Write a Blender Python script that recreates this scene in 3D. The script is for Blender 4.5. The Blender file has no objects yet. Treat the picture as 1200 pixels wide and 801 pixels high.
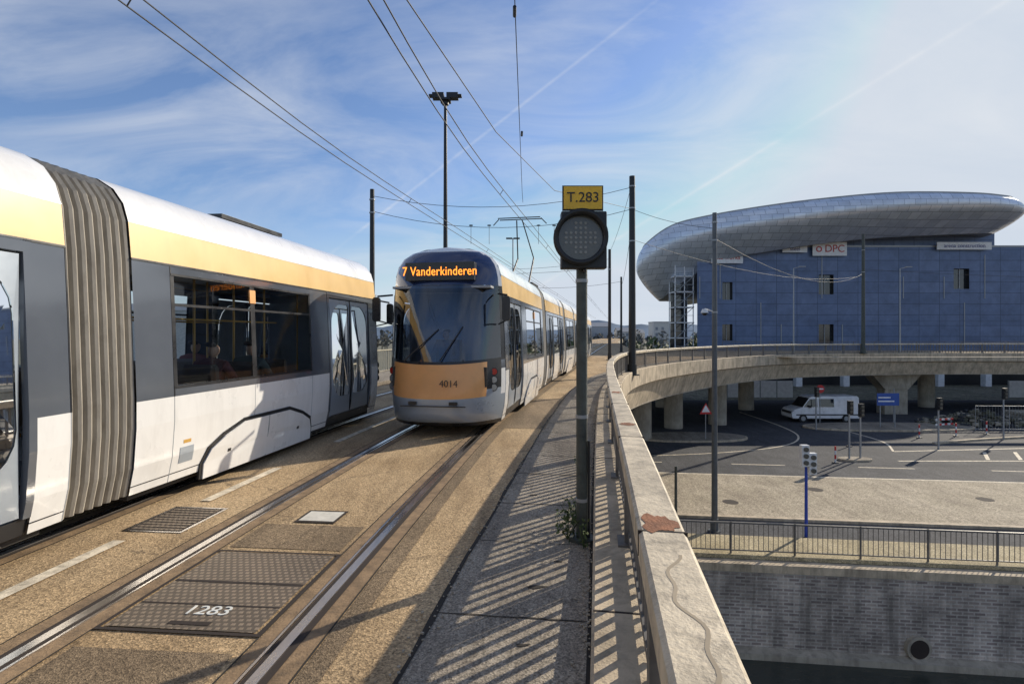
import bpy, math, random
from mathutils import Vector, Matrix
from mathutils.geometry import tessellate_polygon
random.seed(7)
sc=bpy.context.scene
# ---------------------------------------------------------------- materials
def nodes(name):
    m=bpy.data.materials.new(name); m.use_nodes=True
    nt=m.node_tree; b=nt.nodes["Principled BSDF"]; return m,nt,b
def N(nt,t,**k):
    n=nt.nodes.new(t)
    for a,v in k.items():
        if a in n.inputs.keys(): n.inputs[a].default_value=v
        else: setattr(n,a,v)
    return n
def setin(n,**k):
    for a,v in k.items(): n.inputs[a.replace('_',' ')].default_value=v
def L(nt,a,b): nt.links.new(a,b)
def ramp(nt,src,stops):
    r=nt.nodes.new('ShaderNodeValToRGB'); e=r.color_ramp.elements
    e[0].position=stops[0][0]; e[0].color=c4(stops[0][1]); e[1].position=stops[-1][0]; e[1].color=c4(stops[-1][1])
    for p,c in stops[1:-1]:
        x=e.new(p); x.color=c4(c)
    L(nt,src,r.inputs[0]); return r
def c4(c):
    if isinstance(c,(int,float)): return (c,c,c,1)
    return (c[0],c[1],c[2],1)
def mix(nt,fac,a,b,mode='MIX'):
    n=nt.nodes.new('ShaderNodeMix'); n.data_type='RGBA'; n.blend_type=mode
    for i,v in ((0,fac),(6,a),(7,b)):
        if hasattr(v,'default_value') or hasattr(v,'links'): L(nt,v,n.inputs[i])
        else: n.inputs[i].default_value = v if i==0 else c4(v)
    return n.outputs[2]
def coord(nt,scale=(1,1,1),kind='Object'):
    tc=nt.nodes.new('ShaderNodeTexCoord'); mp=nt.nodes.new('ShaderNodeMapping')
    mp.inputs['Scale'].default_value=scale; L(nt,tc.outputs[kind],mp.inputs[0]); return mp.outputs[0]
def noise(nt,vec,scale,detail=5,rough=.55,dist=0):
    n=nt.nodes.new('ShaderNodeTexNoise'); n.inputs['Scale'].default_value=scale; n.inputs['Detail'].default_value=detail
    n.inputs['Roughness'].default_value=rough; n.inputs['Distortion'].default_value=dist; L(nt,vec,n.inputs['Vector']); return n.outputs['Fac']
def M(name,col,rough=.6,metal=0,var=.12,scale=2.5,bump=0,bscale=60,grime=0,coat=0,em=None,emst=0,stretch=(1,1,1),gst=None):
    m,nt,b=nodes(name); v=coord(nt,stretch)
    n=noise(nt,v,scale,4,.6)
    r=ramp(nt,n,[(.3,[c*(1-var) for c in col]),(.7,[min(1,c*(1+var)) for c in col])]).outputs[0]
    if grime>0:
        g=ramp(nt,noise(nt,coord(nt,gst) if gst else v,scale*3.1,5,.7,.4),[(.45,0),(.75,grime)]).outputs[0]
        r=mix(nt,g,r,(.09,.07,.05))
    L(nt,r,b.inputs['Base Color'])
    setin(b,Roughness=rough,Metallic=metal)
    if coat: b.inputs['Coat Weight'].default_value=coat; b.inputs['Coat Roughness'].default_value=.08
    if rough<.5:
        rr=ramp(nt,n,[(.3,max(0,rough-.06)),(.7,min(1,rough+.1))]); L(nt,rr.outputs[0],b.inputs['Roughness'])
    if bump:
        bn=nt.nodes.new('ShaderNodeBump'); bn.inputs['Strength'].default_value=bump; bn.inputs['Distance'].default_value=.01
        L(nt,noise(nt,v,bscale,3),bn.inputs['Height']); L(nt,bn.outputs[0],b.inputs['Normal'])
    if em: b.inputs['Emission Color'].default_value=c4(em); b.inputs['Emission Strength'].default_value=emst
    return m
def M_road(name,c1,c2,dark,agg=140,crack=.35,crk_scale=.35,bump=.5):
    m,nt,b=nodes(name); v=coord(nt)
    big=noise(nt,v,.45,5,.65,.3)
    base=ramp(nt,big,[(.32,c1),(.68,c2)]).outputs[0]
    st=ramp(nt,noise(nt,coord(nt,(1.0,.22,1)),1.7,6,.7,.5),[(.44,0),(.72,.75)]).outputs[0]
    base=mix(nt,st,base,dark)
    vo=nt.nodes.new('ShaderNodeTexVoronoi'); vo.inputs['Scale'].default_value=agg; L(nt,v,vo.inputs['Vector'])
    ag=ramp(nt,vo.outputs['Color'],[(.0,.35),(.5,.95),(1,1.6)]).outputs[0]
    base=mix(nt,.85,base,ag,'MULTIPLY')
    sp=ramp(nt,noise(nt,v,30,3,.8),[(.35,.55),(.6,1.12)]).outputs[0]
    base=mix(nt,.8,base,sp,'MULTIPLY')
    if crack:
        dv=nt.nodes.new('ShaderNodeVectorMath'); dv.operation='ADD'
        nn=nt.nodes.new('ShaderNodeTexNoise'); nn.inputs['Scale'].default_value=2.2; nn.inputs['Detail'].default_value=5; nn.inputs['Roughness'].default_value=.65; L(nt,v,nn.inputs['Vector'])
        sc_=nt.nodes.new('ShaderNodeVectorMath'); sc_.operation='SCALE'; sc_.inputs['Scale'].default_value=.6; L(nt,nn.outputs['Color'],sc_.inputs[0])
        L(nt,v,dv.inputs[0]); L(nt,sc_.outputs[0],dv.inputs[1])
        ve=nt.nodes.new('ShaderNodeTexVoronoi'); ve.feature='DISTANCE_TO_EDGE'; ve.inputs['Scale'].default_value=crk_scale; L(nt,dv.outputs[0],ve.inputs['Vector'])
        ck=ramp(nt,ve.outputs['Distance'],[(.0,1),(.009*crk_scale/.4,0)]).outputs[0]
        gate=ramp(nt,big,[(.42,0),(.55,crack*1.4)]).outputs[0]
        ck=mix(nt,1.0,ck,gate,'MULTIPLY')
        base=mix(nt,ck,base,(.045,.037,.03))
    L(nt,base,b.inputs['Base Color']); setin(b,Roughness=.88)
    b.inputs['Specular IOR Level'].default_value=.25
    bn=nt.nodes.new('ShaderNodeBump'); bn.inputs['Strength'].default_value=bump; bn.inputs['Distance'].default_value=.006
    L(nt,vo.outputs['Distance'],bn.inputs['Height']); L(nt,bn.outputs[0],b.inputs['Normal'])
    return m
def M_brick(name,c1,c2,mortar,scale,bw,rh,ms=.02,axes='XZ',rough=.85,metal=0,bump=.4,var=.3,offset=.5,streak=0):
    m,nt,b=nodes(name); tc=nt.nodes.new('ShaderNodeTexCoord'); s=nt.nodes.new('ShaderNodeSeparateXYZ'); c=nt.nodes.new('ShaderNodeCombineXYZ')
    L(nt,tc.outputs['Object'],s.inputs[0]); L(nt,s.outputs[axes[0]],c.inputs[0]); L(nt,s.outputs[axes[1]],c.inputs[1])
    br=nt.nodes.new('ShaderNodeTexBrick'); br.offset=offset; br.inputs['Scale'].default_value=scale; br.inputs['Brick Width'].default_value=bw; br.inputs['Row Height'].default_value=rh
    br.inputs['Mortar Size'].default_value=ms; br.inputs['Color1'].default_value=c4(c1); br.inputs['Color2'].default_value=c4(c2); br.inputs['Mortar'].default_value=c4(mortar)
    L(nt,c.outputs[0],br.inputs['Vector'])
    n=noise(nt,tc.outputs['Object'],.6,6,.7,.3)
    mu=ramp(nt,n,[(.3,1-var),(.7,1+var)]).outputs[0]
    o=mix(nt,1.0,br.outputs['Color'],mu,'MULTIPLY')
    if streak:
        g=ramp(nt,noise(nt,coord(nt,(1,1,.12)),1.6,5,.7,.2),[(.42,0),(.7,streak)]).outputs[0]
        o=mix(nt,g,o,(.10,.09,.075))
    L(nt,o,b.inputs['Base Color']); setin(b,Roughness=rough,Metallic=metal)
    if bump:
        bn=nt.nodes.new('ShaderNodeBump'); bn.inputs['Strength'].default_value=bump; bn.inputs['Distance'].default_value=.02; bn.invert=True
        L(nt,br.outputs['Fac'],bn.inputs['Height']); L(nt,bn.outputs[0],b.inputs['Normal'])
    return m
def M_glass(name,tint,ior=1.5,rough=.02):
    m=bpy.data.materials.new(name); m.use_nodes=True; nt=m.node_tree; nt.nodes.remove(nt.nodes["Principled BSDF"])
    out=[n for n in nt.nodes if n.type=='OUTPUT_MATERIAL'][0]
    t=nt.nodes.new('ShaderNodeBsdfTransparent'); t.inputs[0].default_value=c4(tint)
    g=nt.nodes.new('ShaderNodeBsdfGlossy'); g.inputs['Roughness'].default_value=rough; g.inputs['Color'].default_value=(1,1,1,1)
    f=nt.nodes.new('ShaderNodeFresnel'); f.inputs[0].default_value=ior
    x=nt.nodes.new('ShaderNodeMixShader'); L(nt,f.outputs[0],x.inputs[0]); L(nt,t.outputs[0],x.inputs[1]); L(nt,g.outputs[0],x.inputs[2]); L(nt,x.outputs[0],out.inputs[0])
    return m
deckroad=M_road('deck_asphalt',(.41,.28,.15),(.60,.44,.26),(.20,.135,.075),agg=85,crack=.4)
deckroad2=M_road('deck_asphalt_patch',(.22,.16,.10),(.34,.25,.155),(.13,.095,.06),agg=110,crack=.4,crk_scale=.8)
paveM=M_road('pavement_slabs',(.27,.23,.185),(.45,.39,.305),(.14,.115,.09),agg=100,crack=.35,crk_scale=.7)
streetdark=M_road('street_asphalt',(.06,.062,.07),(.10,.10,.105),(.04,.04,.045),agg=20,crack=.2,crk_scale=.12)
streetlight=M_road('street_concrete',(.38,.32,.225),(.53,.45,.33),(.25,.20,.15),agg=20,crack=.3,crk_scale=.15)
footM=M_road('footway',(.44,.36,.21),(.56,.47,.3),(.3,.25,.16),agg=30,crack=.2)
groundM=M_road('ground_soil',(.16,.15,.11),(.26,.24,.18),(.09,.1,.05),agg=5,crack=0,bump=.1)
concM=M('concrete',(.44,.385,.30),.85,0,.3,.8,.5,30,grime=.6,gst=(1,1,.2))
concL=M('concrete_weathered',(.54,.44,.31),.85,0,.28,1.6,.7,60,grime=.6,gst=(1,1,.2))
railtopM=M('rail_beam_paint',(.62,.52,.37),.6,0,.22,3,.5,50,grime=.65)
rustM=M('rust',(.25,.1,.045),.85,0,.4,14,.6,80)
fencM=M('fence_grey_paint',(.15,.14,.13),.5,.2,.25,6)
fencY=M('fence_light_paint',(.5,.46,.35),.5,.2,.2,6)
steel=M('rail_steel',(.58,.54,.50),.26,1,.25,5,stretch=(1,.2,1),grime=.2)
groove=M('rail_groove',(.035,.025,.02),.9)
bitum=M('rail_sealant',(.27,.18,.10),.85,0,.35,6,.5,60,grime=.5)
darkline=M('joint_tar',(.03,.025,.02),.9)
whiteline=M('worn_line_paint',(.74,.64,.48),.8,0,.3,4,.3,80,grime=.75)
whitepaint=M('road_marking',(.75,.75,.7),.8,0,.12,3,grime=.2)
tram_w=M('tram_white_paint',(.80,.79,.77),.28,.0,.035,1.5,coat=.6,grime=.13,gst=(1,1,.25))
tram_g=M('tram_silver_paint',(.36,.41,.47),.32,.3,.05,1.5,coat=.4,grime=.08)
tram_b=M('tram_champagne_paint',(.80,.53,.20),.35,.0,.04,1.5,coat=.3,grime=.08,gst=(1,1,.3))
tram_o=M('tram_bronze_paint',(.82,.40,.14),.4,.0,.06,1.5,coat=.4,grime=.08)
tram_k=M('tram_black_trim',(.02,.021,.024),.3,0,.2,3)
tram_d=M('tram_dark_panel',(.13,.145,.17),.14,.2,.1,1,coat=1)
tram_navy=M('tram_navy_glass',(.02,.035,.10),.06,0,.1,1,coat=1)
tram_in=M('tram_interior',(.32,.34,.36),.7)
tram_ceil=M('tram_ceiling',(.65,.65,.63),.6)
seatM=M('tram_seat',(.12,.09,.07),.5)
poleY=M('tram_handrail',(.6,.35,.08),.35)
bellM=M('bellows_rubber',(.34,.31,.26),.6,0,.15,4,grime=.45,stretch=(1,1,.3))
under=M('underframe',(.05,.045,.04),.8,0,.3,5)
winM=M_glass('tram_window_glass',(.80,.84,.86))
doorG=M_glass('tram_door_glass',(.16,.18,.2))
wsM=M_glass('windscreen_glass',(.45,.56,.74),1.9)
ledM=M('led_orange',(.9,.3,.03),.5,em=(1,.28,.03),emst=2.2)
ledred=M('tail_lamp',(.5,.03,.02),.2,coat=1)
lampM=M('headlamp',(.6,.6,.6),.15,.6,coat=1)
blackM=M('black_metal',(.022,.023,.025),.42,.2,.25,8)
lensM=M('signal_lens',(.075,.075,.065),.3,0,.2,20,coat=.6)
dotM=M('signal_led_dots',(.24,.24,.22),.4)
yelM=M('sign_yellow',(.80,.47,.03),.45,0,.08,4,grime=.15)
galvM=M('galvanised_steel',(.34,.35,.36),.45,.5,.15,6)
polegM=M('pole_green_grey',(.07,.08,.07),.55,.2,.35,7,.5,50,grime=.3)
poledM=M('pole_dark_grey',(.10,.11,.12),.5,.2,.2,6)
whiteM=M('white_metal',(.72,.72,.72),.4)
blueM=M('blue_pole_paint',(.02,.06,.4),.4)
redM=M('sign_red',(.55,.03,.03),.45)
plateM=M_brick('steel_cover_plate',(.27,.21,.15),(.32,.245,.175),(.14,.11,.08),1,.05,.05,.012,'XY',.6,.3,.6,.35)
plateL=M('light_cover',(.68,.65,.57),.7,0,.1,8,grime=.2)
wireM=M('overhead_wire',(.02,.02,.022),.6)
facM=M_brick('facade_blue_panels',(.10,.145,.255),(.13,.178,.30),(.05,.07,.125),1,3.0,1.6,.035,'XZ',.40,.2,.2,.22,offset=0)
shellM=M_brick('aluminium_shingles',(.78,.82,.88),(.60,.65,.72),(.36,.39,.44),1,1.4,.8,.03,'XZ',.34,.35,.3,.12)
quayM=M_brick('quay_brick',(.56,.47,.39),(.27,.215,.19),(.58,.52,.45),1,.34,.115,.022,'XZ',.9,0,.6,.45,streak=.75)
bglass=M('building_window',(.02,.025,.03),.08,0,.2,1,coat=1)
bannerM=M('banner_white',(.78,.78,.78),.6)
skinM=M('skin',(.5,.3,.2),.5); clothM=M('driver_uniform',(.05,.06,.1),.8); hairM=M('hair',(.03,.02,.015),.6)
coatM=M('passenger_coat',(.16,.05,.045),.8); coat2M=M('passenger_jacket',(.08,.10,.09),.8)
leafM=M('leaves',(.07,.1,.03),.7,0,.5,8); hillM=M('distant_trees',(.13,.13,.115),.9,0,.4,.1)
rubM=M('tyre',(.02,.02,.02),.8)
vanM=M('van_white',(.78,.78,.78),.3,coat=.6)
waterM,wnt,wb=nodes('canal_water')
wb.inputs['Base Color'].default_value=(.05,.055,.045,1); setin(wb,Roughness=.06)
wbn=wnt.nodes.new('ShaderNodeBump'); wbn.inputs['Strength'].default_value=.5; wbn.inputs['Distance'].default_value=.08
L(wnt,noise(wnt,coord(wnt,(1,1.6,1)),1.6,4,.6,.4),wbn.inputs['Height']); L(wnt,wbn.outputs[0],wb.inputs['Normal'])
# ---------------------------------------------------------------- mesh builder
class MB:
    def __init__(s): s.v=[];s.f=[];s.m=[];s.sm=[];s.mats=[]
    def mi(s,m):
        if m not in s.mats: s.mats.append(m)
        return s.mats.index(m)
    def face(s,pts,m,sm=False):
        i=len(s.v); s.v+= [tuple(p) for p in pts]; s.f.append(list(range(i,i+len(pts)))); s.m.append(s.mi(m)); s.sm.append(sm)
    def grid(s,rows,m,sm=True,closed=False):
        i=len(s.v); nr=len(rows); nc=len(rows[0])
        for r in rows: s.v+=[tuple(p) for p in r]
        for a in range(nr-1):
            for b in range(nc if closed else nc-1):
                b2=(b+1)%nc
                s.f.append([i+a*nc+b,i+a*nc+b2,i+(a+1)*nc+b2,i+(a+1)*nc+b])
                mm=m(a,b) if callable(m) else m
                s.m.append(s.mi(mm)); s.sm.append(sm)
    def box(s,x0,x1,y0,y1,z0,z1,m):
        p=[(x0,y0,z0),(x1,y0,z0),(x1,y1,z0),(x0,y1,z0),(x0,y0,z1),(x1,y0,z1),(x1,y1,z1),(x0,y1,z1)]
        i=len(s.v); s.v+=p
        for f in ((0,3,2,1),(4,5,6,7),(0,1,5,4),(1,2,6,5),(2,3,7,6),(3,0,4,7)):
            s.f.append([i+k for k in f]); s.m.append(s.mi(m)); s.sm.append(False)
    def rbox(s,c,size,rz,m,z0=None):
        cx,cy,cz=c; sx,sy,sz=[k/2 for k in size]; ca,sa=math.cos(rz),math.sin(rz); i=len(s.v)
        for z in (-sz,sz):
            for x,y in ((-sx,-sy),(sx,-sy),(sx,sy),(-sx,sy)):
                s.v.append((cx+x*ca-y*sa,cy+x*sa+y*ca,cz+z))
        for f in ((0,3,2,1),(4,5,6,7),(0,1,5,4),(1,2,6,5),(2,3,7,6),(3,0,4,7)):
            s.f.append([i+k for k in f]); s.m.append(s.mi(m)); s.sm.append(False)
    def cyl(s,p0,p1,r0,r1=None,n=12,m=None,cap=True):
        if r1 is None: r1=r0
        p0=Vector(p0);p1=Vector(p1); d=(p1-p0).normalized(); a=d.orthogonal().normalized(); b=d.cross(a)
        A=[p0+(a*math.cos(t)+b*math.sin(t))*r0 for t in [2*math.pi*k/n for k in range(n)]]
        B=[p1+(a*math.cos(t)+b*math.sin(t))*r1 for t in [2*math.pi*k/n for k in range(n)]]
        s.grid([A,B],m,True,True)
        if cap: s.face(A,m); s.face(B,m)
    def sweep(s,path,prof,m,closed=True,sm=False,caps=True):
        rows=[]
        n=len(path)
        for i,(x,y) in enumerate(path):
            x0,y0=path[max(0,i-1)]; x1,y1=path[min(n-1,i+1)]
            dx,dy=x1-x0,y1-y0; l=math.hypot(dx,dy); nx,ny=dy/l,-dx/l
            rows.append([(x+nx*o,y+ny*o,z) for o,z in prof])
        s.grid(rows,m,sm,closed)
        if caps and closed: s.face(rows[0],m); s.face(rows[-1],m)
    def obj(s,name,parent=None,bevel=0):
        me=bpy.data.meshes.new(name); me.from_pydata(s.v,[],s.f)
        for m in s.mats: me.materials.append(m)
        for p,mi,sm in zip(me.polygons,s.m,s.sm): p.material_index=mi; p.use_smooth=sm
        o=bpy.data.objects.new(name,me); sc.collection.objects.link(o)
        if parent: o.parent=parent
        if bevel:
            bv=o.modifiers.new('b','BEVEL'); bv.width=bevel; bv.segments=2; bv.limit_method='ANGLE'; bv.angle_limit=.6
        return o
def empty(name,loc=(0,0,0)):
    e=bpy.data.objects.new(name,None); e.location=loc; sc.collection.objects.link(e); return e
def text(body,size,loc,rot,m,parent,name='lettering',ext=.002,align='CENTER'):
    c=bpy.data.curves.new(name,'FONT'); c.body=body; c.size=size; c.align_x=align; c.align_y='CENTER'; c.extrude=ext
    c.materials.append(m); o=bpy.data.objects.new(name,c); o.location=loc; o.rotation_euler=rot; sc.collection.objects.link(o); o.parent=parent; return o
def interp(t,x):
    if x<=t[0][0]: return t[0][1]
    for (a,b),(c,d) in zip(t,t[1:]):
        if x<=c: return b+(d-b)*(x-a)/(c-a)
    return t[-1][1]
def offset_path(path,o):
    out=[];n=len(path)
    for i,(x,y) in enumerate(path):
        x0,y0=path[max(0,i-1)]; x1,y1=path[min(n-1,i+1)]
        dx,dy=x1-x0,y1-y0; l=math.hypot(dx,dy); out.append((x+dy/l*o,y-dx/l*o))
    return out
def smooth_path(pts,step=.5):
    out=[]; P=[pts[0]]+pts+[pts[-1]]
    for i in range(1,len(P)-2):
        p0,p1,p2,p3=[Vector(P[i+k]) for k in (-1,0,1,2)]
        n=max(1,int((p2-p1).length/step))
        for k in range(n):
            t=k/n
            q=.5*((2*p1)+(p2-p0)*t+(2*p0-5*p1+4*p2-p3)*t*t+(3*p1-p0-3*p2+p3)*t**3)
            out.append((q.x,q.y))
    out.append(pts[-1]); return out
class Arc:
    def __init__(s,path):
        s.p=path; s.s=[0]
        for a,b in zip(path,path[1:]): s.s.append(s.s[-1]+math.hypot(b[0]-a[0],b[1]-a[1]))
    def at(s,d):
        import bisect
        i=min(max(bisect.bisect(s.s,d)-1,0),len(s.p)-2); t=(d-s.s[i])/(s.s[i+1]-s.s[i])
        a,b=s.p[i],s.p[i+1]; return (a[0]+(b[0]-a[0])*t,a[1]+(b[1]-a[1])*t)
    def s_at_y(s,y):
        for i,(a,b) in enumerate(zip(s.p,s.p[1:])):
            if a[1]<=y<=b[1]: return s.s[i]+(y-a[1])/(b[1]-a[1])*(s.s[i+1]-s.s[i])
# ---------------------------------------------------------------- alignments
HD=[(-40,-10),(-10,-3),(0,3),(3,4.8),(9,7.0),(14,10.6),(20,11.2),(60,11.2),(330,13)]
ys=[-40+.5*i for i in range(741)]; xs=[0]
for a in ys[:-1]: xs.append(xs[-1]+.5*math.tan(math.radians(interp(HD,a+.25))))
x29=interp(list(zip(ys,xs)),2.9); TR=[(x-x29-2.13,y) for x,y in zip(xs,ys)]
TL=offset_path(TR,-3.04)
railpts=[(-3.8,-24),(-.7,-6),(.26,0),(.72,2.9),(2.05,11.3),(3.3,18),(4.9,24),(6.6,28),(9,32),(12.9,37),(17.5,42),(22.5,46),(29,49),(37,51),(48,51.5),(65,50),(90,46),(120,40)]
RAIL=smooth_path(railpts,.6)
# ---------------------------------------------------------------- deck
left_edge=offset_path([p for p in TR if p[1]>=-30][::6],-8.2)
inner=[(120,52),(90,58),(65,62),(48,63.5),(37,63),(30,62),(24,63),(17,67),(17,80),(27,140),(66,322)]
edge=offset_path(RAIL,-.3)
poly=edge+inner+left_edge[::-1]
deck=MB()
tri=tessellate_polygon([[Vector((x,y,0)) for x,y in poly]])
for t in tri:
    pts=[poly[i] for i in t]
    a=(pts[1][0]-pts[0][0])*(pts[2][1]-pts[0][1])-(pts[1][1]-pts[0][1])*(pts[2][0]-pts[0][0])
    if a<0: pts=pts[::-1]
    deck.face([(x,y,0) for x,y in pts],deckroad)
    deck.face([(x,y,-1.9) for x,y in pts[::-1]],concM)
for i in range(len(poly)):
    a,b=poly[i],poly[(i+1)%len(poly)]
    deck.face([(a[0],a[1],0),(a[0],a[1],-1.9),(b[0],b[1],-1.9),(b[0],b[1],0)],concM)
deck.obj('bridge_deck')
fa=MB()
fa.sweep(RAIL,[(-.298,-.05),(-.298,.15),(-.28,.165),(.27,.165),(.285,.15),(.285,-.62),(.05,-.72),(-.298,-1.85)],concL)
A_f=Arc(RAIL); d=A_f.s_at_y(-5)
while d<A_f.s[-1]-2:
    x,y=A_f.at(d); x2,y2=A_f.at(d+.05); h=math.atan2(y2-y,x2-x)
    nx,ny=(y2-y)/.05,-(x2-x)/.05
    fa.rbox((x+nx*.284,y+ny*.284,-.23),(.018,.01,.76),h,groove)
    fa.rbox((x-nx*.01,y-ny*.01,.1665),(.016,.56,.004),h,groove)
    d+=4.2
fa.obj('concrete_parapet_ledge')
pr=empty('parapet_railing')
rb=MB()
rb.sweep(RAIL,[(-.095,.93),(-.095,1.035),(-.08,1.05),(.08,1.05),(.095,1.035),(.095,.93)],railtopM)
rb.obj('top_beam',pr)
ar=Arc(RAIL)
jb=MB(); d=ar.s_at_y(-4)
while d<ar.s_at_y(45):
    x,y=ar.at(d); x2,y2=ar.at(d+.05); h=math.atan2(y2-y,x2-x); jb.rbox((x,y,1.0),(.012,.196,.104),h,groove); d+=2.1
q=[]; s1=ar.s_at_y(1.25)
for k in range(26):
    s_=s1+k*.03; x,y=ar.at(s_); x2,y2=ar.at(s_+.05); nx,ny=(y2-y)/.05,-(x2-x)/.05; o=.03*math.sin(k*.29)+.014*math.sin(k*.8+1); q.append((x+nx*o,y+ny*o))
jb.sweep(q,[(-.006,1.0512),(.006,1.0512)],M('tar_trace',(.36,.29,.20),.8),closed=False)
jb.obj('beam_joints',pr)
bl=MB(); total=ar.s[-1]; s0=ar.s_at_y(-8); d=s0
while d<s0+75:
    x,y=ar.at(d); x2,y2=ar.at(d+.05); h=math.atan2(y2-y,x2-x)
    bl.rbox((x,y,.56),(.045,.02,.76),h,fencM); d+=.15
d=s0
while d<total-2:
    x,y=ar.at(d); x2,y2=ar.at(d+.05); h=math.atan2(y2-y,x2-x)
    bl.rbox((x,y,.545),(.12,.09,.77),h,fencM); 
    bl.rbox((x,y,.173),(.24,.2,.016),h,fencM)
    for u_ in (-.09,.09):
        cxx=x+math.cos(h)*u_; cyy=y+math.sin(h)*u_; bl.cyl((cxx,cyy,.18),(cxx,cyy,.20),.014,n=6,m=galvM)
    d+=2.1
d=s0+75
while d<total-2:
    x,y=ar.at(d); x2,y2=ar.at(d+.05); h=math.atan2(y2-y,x2-x)
    bl.rbox((x,y,.56),(.05,.03,.76),h,fencM); d+=.3
bl.sweep(RAIL,[(-.02,.22),(-.02,.27),(.02,.27),(.02,.22)],fencM)
bl.obj('balusters',pr)
ru=MB()
rnd=random.Random(4)
for yy,ln in ((2.32,.13),(4.9,.08),(7.6,.12)):
    s1=ar.s_at_y(yy); x,y=ar.at(s1); x2,y2=ar.at(s1+.1); tx,ty=(x2-x)/.1,(y2-y)/.1; n=26; pts=[]
    for k in range(n):
        a=6.2832*k/n; rr=rnd.uniform(.6,1.15); u=ln*rr*math.cos(a); v=max(-.078,min(.078,.085*rr*math.sin(a)))
        pts.append((x+tx*u+ty*v,y+ty*u-tx*v,1.0525))
    ru.face(pts,rustM)
ru.obj('rust_patch',pr)
def picket(name,path,h,m,step=.3,base=.0,z=0,post=2.5,pr=.02):
    b=MB(); A=Arc(path); 
    b.sweep(path,[(-.03,z+h-.05),(-.03,z+h),(.03,z+h),(.03,z+h-.05)],m)
    b.sweep(path,[(-.015,z+.12),(-.015,z+.16),(.015,z+.16),(.015,z+.12)],m)
    d=0
    while d<A.s[-1]:
        x,y=A.at(d); b.cyl((x,y,z+.13),(x,y,z+h-.03),pr*.6,n=5,m=m,cap=False); d+=step
    d=0
    while d<A.s[-1]:
        x,y=A.at(d); b.cyl((x,y,z+base),(x,y,z+h),pr*1.8,n=6,m=m); d+=post
    return b.obj(name)
picket('deck_fence',smooth_path([(118,51),(90,57),(65,61),(48,62.5),(37,62),(30,61.3),(24,62.3)][::-1],1.5),1.1,fencM,.4)
lf=offset_path([p for p in TR if -8<=p[1]<=90][::3],-7.6)
picket('deck_fence',lf,1.15,fencY,.25)
lk=MB(); lk.sweep(offset_path([p for p in TR if -8<=p[1]<=120][::3],-5.2),[(-2.9,-.02),(-2.9,.13),(.0,.13),(.02,.11),(.02,-.02)],paveM); lk.obj('pavement')
near=[p for p in RAIL if p[1]<45 and p[1]>-20]
ps=MB(); ps.sweep(near,[(-1.32,.003),(-.3,.003)],paveM,closed=False); ps.obj('pavement')
cl=MB()
rn=random.Random(9); rows=[]
for i,(x,y) in enumerate(near):
    x0,y0=near[max(0,i-1)]; x1,y1=near[min(len(near)-1,i+1)]; l=math.hypot(x1-x0,y1-y0); nx,ny=(y1-y0)/l,-(x1-x0)/l
    o=-1.33+rn.uniform(-.012,.012); w_=rn.uniform(.010,.024); rows.append([(x+nx*(o-w_),y+ny*(o-w_),.007),(x+nx*(o+w_),y+ny*(o+w_),.007)])
cl.grid(rows,darkline,False)
cl.sweep(near,[(-.325,.007),(-.30,.007)],darkline,closed=False)
d=ar.s_at_y(-2)
while d<ar.s_at_y(24):
    x,y=ar.at(d); x2,y2=ar.at(d+.1); dx,dy=(x2-x)/.1,(y2-y)/.1; nx,ny=dy,-dx
    j=random.uniform(-.03,.03); r_=[]
    for k in range(9):
        o=-1.31+.98*k/8; w=random.uniform(.003,.011); jj=j*k/8+random.uniform(-.006,.006)
        r_.append([(x+nx*o+dx*(jj-w),y+ny*o+dy*(jj-w),.0075),(x+nx*o+dx*(jj+w),y+ny*o+dy*(jj+w),.0075)])
    cl.grid(r_,darkline,False)
    d+=random.choice((.9,1.1,1.3))
for (x,y,r) in ((.17,4.0,.09),(.06,3.25,.05),(.25,6.3,.06),(.38,4.45,.05)):
    n=15; cl.face([(x+r*random.uniform(.5,1.2)*math.cos(6.283*k/n),y+.3*r*random.uniform(.5,1.2)*math.sin(6.283*k/n),.008) for k in range(n)],darkline)
cl.obj('pavement_joints')
gv=MB(); rg=random.Random(5)
for i in range(900):
    yy=rg.uniform(1.5,14); s1=ar.s_at_y(yy); x,y=ar.at(s1)
    o=-.31-abs(rg.gauss(0,.05)) if rg.random()<.6 else -1.33+rg.gauss(0,.05)
    s_=rg.uniform(.004,.013); gv.rbox((x+o,y,.01+s_*.3),(s_*1.5,s_,s_*.8),rg.random()*3,concM)
gv.obj('gravel')
# ---------------------------------------------------------------- tracks
trk=empty('tram_track')
for off,P,nm in ((0,TR,'right'),(0,TL,'left')):
    t=MB(); Pn=[p for p in P if p[1]>=-12 and p[1]<=200]
    for s in (-1,1):
        c=s*.7475
        t.sweep(Pn,[(c-.19,.004),(c+.19,.004)],bitum,closed=False)
        t.sweep(Pn,[(c-.062,.008),(c+.085,.008)] if s>0 else [(c-.085,.008),(c+.062,.008)],groove,closed=False)
        if s>0: heads=((c-.03,c+.035),(c-.085,c-.068))
        else: heads=((c-.035,c+.03),(c+.068,c+.085))
        for a,b in heads: t.sweep(Pn,[(a,.004),(a,.014),(b,.014),(b,.004)],steel,closed=False)
        for o in (-.2,.2): t.sweep(Pn,[(c+o-.006,.006),(c+o+.006,.006)],darkline,closed=False)
    t.obj('rails_'+nm,trk)
AR=Arc(TR); AL=Arc(TL)
def tile(b,A,y0,y1,o0,o1,z,m,skew=0):
    s0,s1=A.s_at_y(y0),A.s_at_y(y1); n=max(2,int((s1-s0)/.5)+1)
    pts=[A.at(s0+(s1-s0)*k/(n-1)) for k in range(n)]
    b.sweep(pts,[(o0,z),(o1,z)],m,closed=False)
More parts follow.
